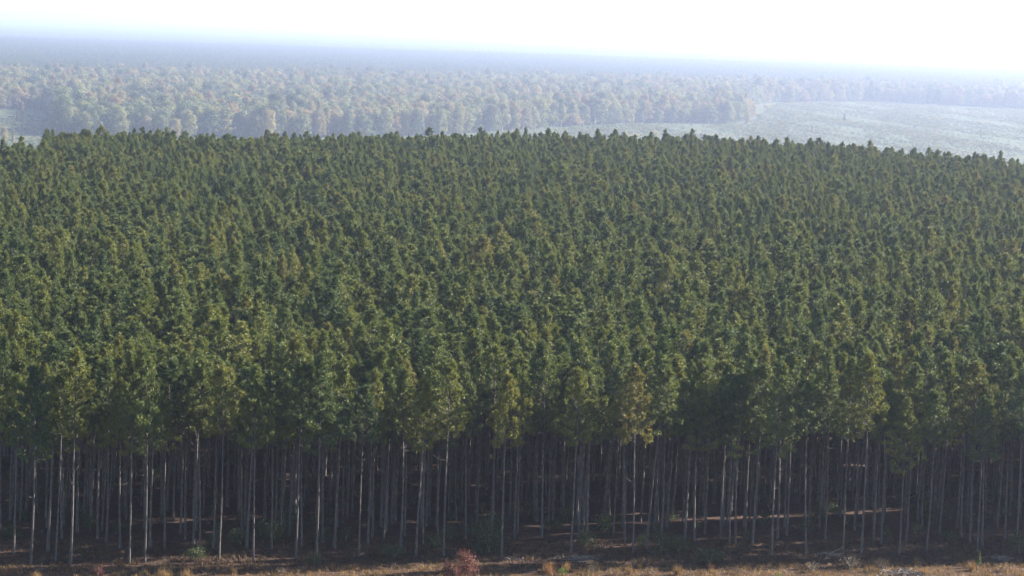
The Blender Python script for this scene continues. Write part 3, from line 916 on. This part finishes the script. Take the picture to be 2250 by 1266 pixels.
def grass_clump(S, c, h, r, nbl, g, t0=0.0, t1=1.0, width=0.03):
    b = np.zeros((nbl, 3)) + c
    b[:, :2] += g.normal(size=(nbl, 2)) * r * 0.4
    d = np.stack([g.normal(size=nbl) * 0.25, g.normal(size=nbl) * 0.25, np.ones(nbl)], -1)
    blades(S, b, d, h * g.uniform(0.55, 1.1, nbl), width * g.uniform(0.7, 1.4, nbl), g.uniform(t0, t1, nbl), g)


TUFTS = [
    (1205, 1262, 1.75, 0.7, 'tall reddish grass tuft left of the lime bush', 0), (1243, 1258, 1.5, 0.4, 'thin reddish plume tuft behind the lime bush', 0),
    (1383, 1263, 1.3, 0.5, 'upright golden grass tuft between the two pale bushes', 1), (1488, 1264, 1.4, 0.45, 'narrow tan grass tuft right of the pale bushes', 1),
    (1405, 1252, 0.8, 0.3, 'small orange tuft standing in shade behind the pale bush', 1), (1436, 1244, 0.8, 0.6, 'orange fluffy tuft in the shade above the wider pale bush', 1),
    (1562, 1253, 0.9, 0.35, 'small rusty tuft against the shade, right of centre', 0), (1873, 1233, 1.2, 0.45, 'bright orange tuft before the dark brown bush', 1),
    (2134, 1255, 1.5, 0.5, 'tall pinkish tuft left of the small conifer', 0), (2012, 1240, 0.9, 0.35, 'short orange tuft behind the bleached heap', 1),
    (360, 1270, 1.35, 0.75, 'golden grass tuft, left of the pair at lower left', 1), (410, 1270, 1.2, 0.8, 'wider golden grass tuft, right of the pair at lower left', 1),
    (10, 1262, 1.0, 0.7, 'rusty tuft in the lower left corner', 0), (80, 1270, 0.9, 0.7, 'low rusty tuft near the lower left corner', 0),
    (513, 1262, 0.9, 0.3, 'small orange tuft in the dark lower left grass', 1), (2030, 1262, 1.0, 0.8, 'orange grass tuft touching the right of the bleached heap', 1)]
for i, (px, py, h_, r0, lab, mm) in enumerate(TUFTS):
    S = Soup(); g = np.random.default_rng(900 + i)
    grass_clump(S, np.zeros(3), h_, r0, 170, g, 0.2, 1.0, 0.03)
    o = link('grass_tuft', S.build('grass_tuft', M['grass' if mm else 'grass_red']))
    x, y = ground(px, py)
    o.location = (x, y, 0)
    tag(o, lab, 'grass tuft', 'tall grass tufts in the foreground')


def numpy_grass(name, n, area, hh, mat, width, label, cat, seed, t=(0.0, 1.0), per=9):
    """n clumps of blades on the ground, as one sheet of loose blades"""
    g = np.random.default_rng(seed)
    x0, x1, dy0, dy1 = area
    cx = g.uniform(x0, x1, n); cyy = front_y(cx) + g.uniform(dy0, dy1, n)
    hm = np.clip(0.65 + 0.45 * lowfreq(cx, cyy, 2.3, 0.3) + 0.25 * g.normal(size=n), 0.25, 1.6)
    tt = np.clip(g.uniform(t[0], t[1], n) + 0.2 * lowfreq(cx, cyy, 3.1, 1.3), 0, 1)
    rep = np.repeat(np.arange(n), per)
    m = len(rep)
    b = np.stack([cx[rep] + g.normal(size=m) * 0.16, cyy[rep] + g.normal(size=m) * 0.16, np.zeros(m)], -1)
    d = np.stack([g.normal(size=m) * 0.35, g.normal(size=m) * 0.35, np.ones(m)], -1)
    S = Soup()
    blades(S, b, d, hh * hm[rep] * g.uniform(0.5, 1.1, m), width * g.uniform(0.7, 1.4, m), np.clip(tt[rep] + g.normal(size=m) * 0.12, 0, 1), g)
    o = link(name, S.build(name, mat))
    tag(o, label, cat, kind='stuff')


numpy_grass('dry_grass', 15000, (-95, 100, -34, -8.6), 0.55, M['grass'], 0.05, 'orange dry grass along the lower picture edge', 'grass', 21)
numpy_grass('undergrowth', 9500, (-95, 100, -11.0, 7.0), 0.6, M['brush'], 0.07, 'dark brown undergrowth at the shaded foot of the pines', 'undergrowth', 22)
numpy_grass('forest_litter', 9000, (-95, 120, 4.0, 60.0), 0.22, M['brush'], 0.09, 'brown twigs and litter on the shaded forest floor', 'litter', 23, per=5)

g = np.random.default_rng(77)
ux = g.uniform(-75, 100, 340); uy = front_y(ux) + g.uniform(3, 85, 340)
us = g.uniform(0.25, 0.85, 340); uh = g.uniform(0.25, 0.8, 340); uz = g.uniform(0, 6.28, 340)
scatter('understory_growth', np.stack([ux, uy, 0 * ux], -1), g.integers(0, 3, 340), np.stack([0 * uz, 0 * uz, uz], -1), np.stack([us, us, uh], -1), UND,
        'low dark green growth scattered over the shaded forest floor', 'undergrowth')

# ---------------------------------------------------------------- haze
S_ = 92000.0
hv = [(x, y, z) for z in (-111.0, 76.0) for x, y in ((-S_, -S_), (S_, -S_), (S_, S_), (-S_, S_))]
hf = [(3, 2, 1, 0), (4, 5, 6, 7), (0, 1, 5, 4), (1, 2, 6, 5), (2, 3, 7, 6), (3, 0, 4, 7)]
hm_ = bpy.data.meshes.new('haze')
hm_.from_pydata(hv, [], hf); hm_.update()
mt, nt, N, L = new_mat('haze')
out = N.new('ShaderNodeOutputMaterial')
pv = N.new('ShaderNodeVolumePrincipled')
pv.inputs['Color'].default_value = (0.58, 0.67, 0.97, 1)
pv.inputs['Density'].default_value = 0.000064
pv.inputs['Anisotropy'].default_value = 0.7
L.new(pv.outputs[0], out.inputs['Volume'])
hm_.materials.append(mt)
tag(link('haze', hm_), 'pale morning haze over the far woods', 'haze', kind='stuff')
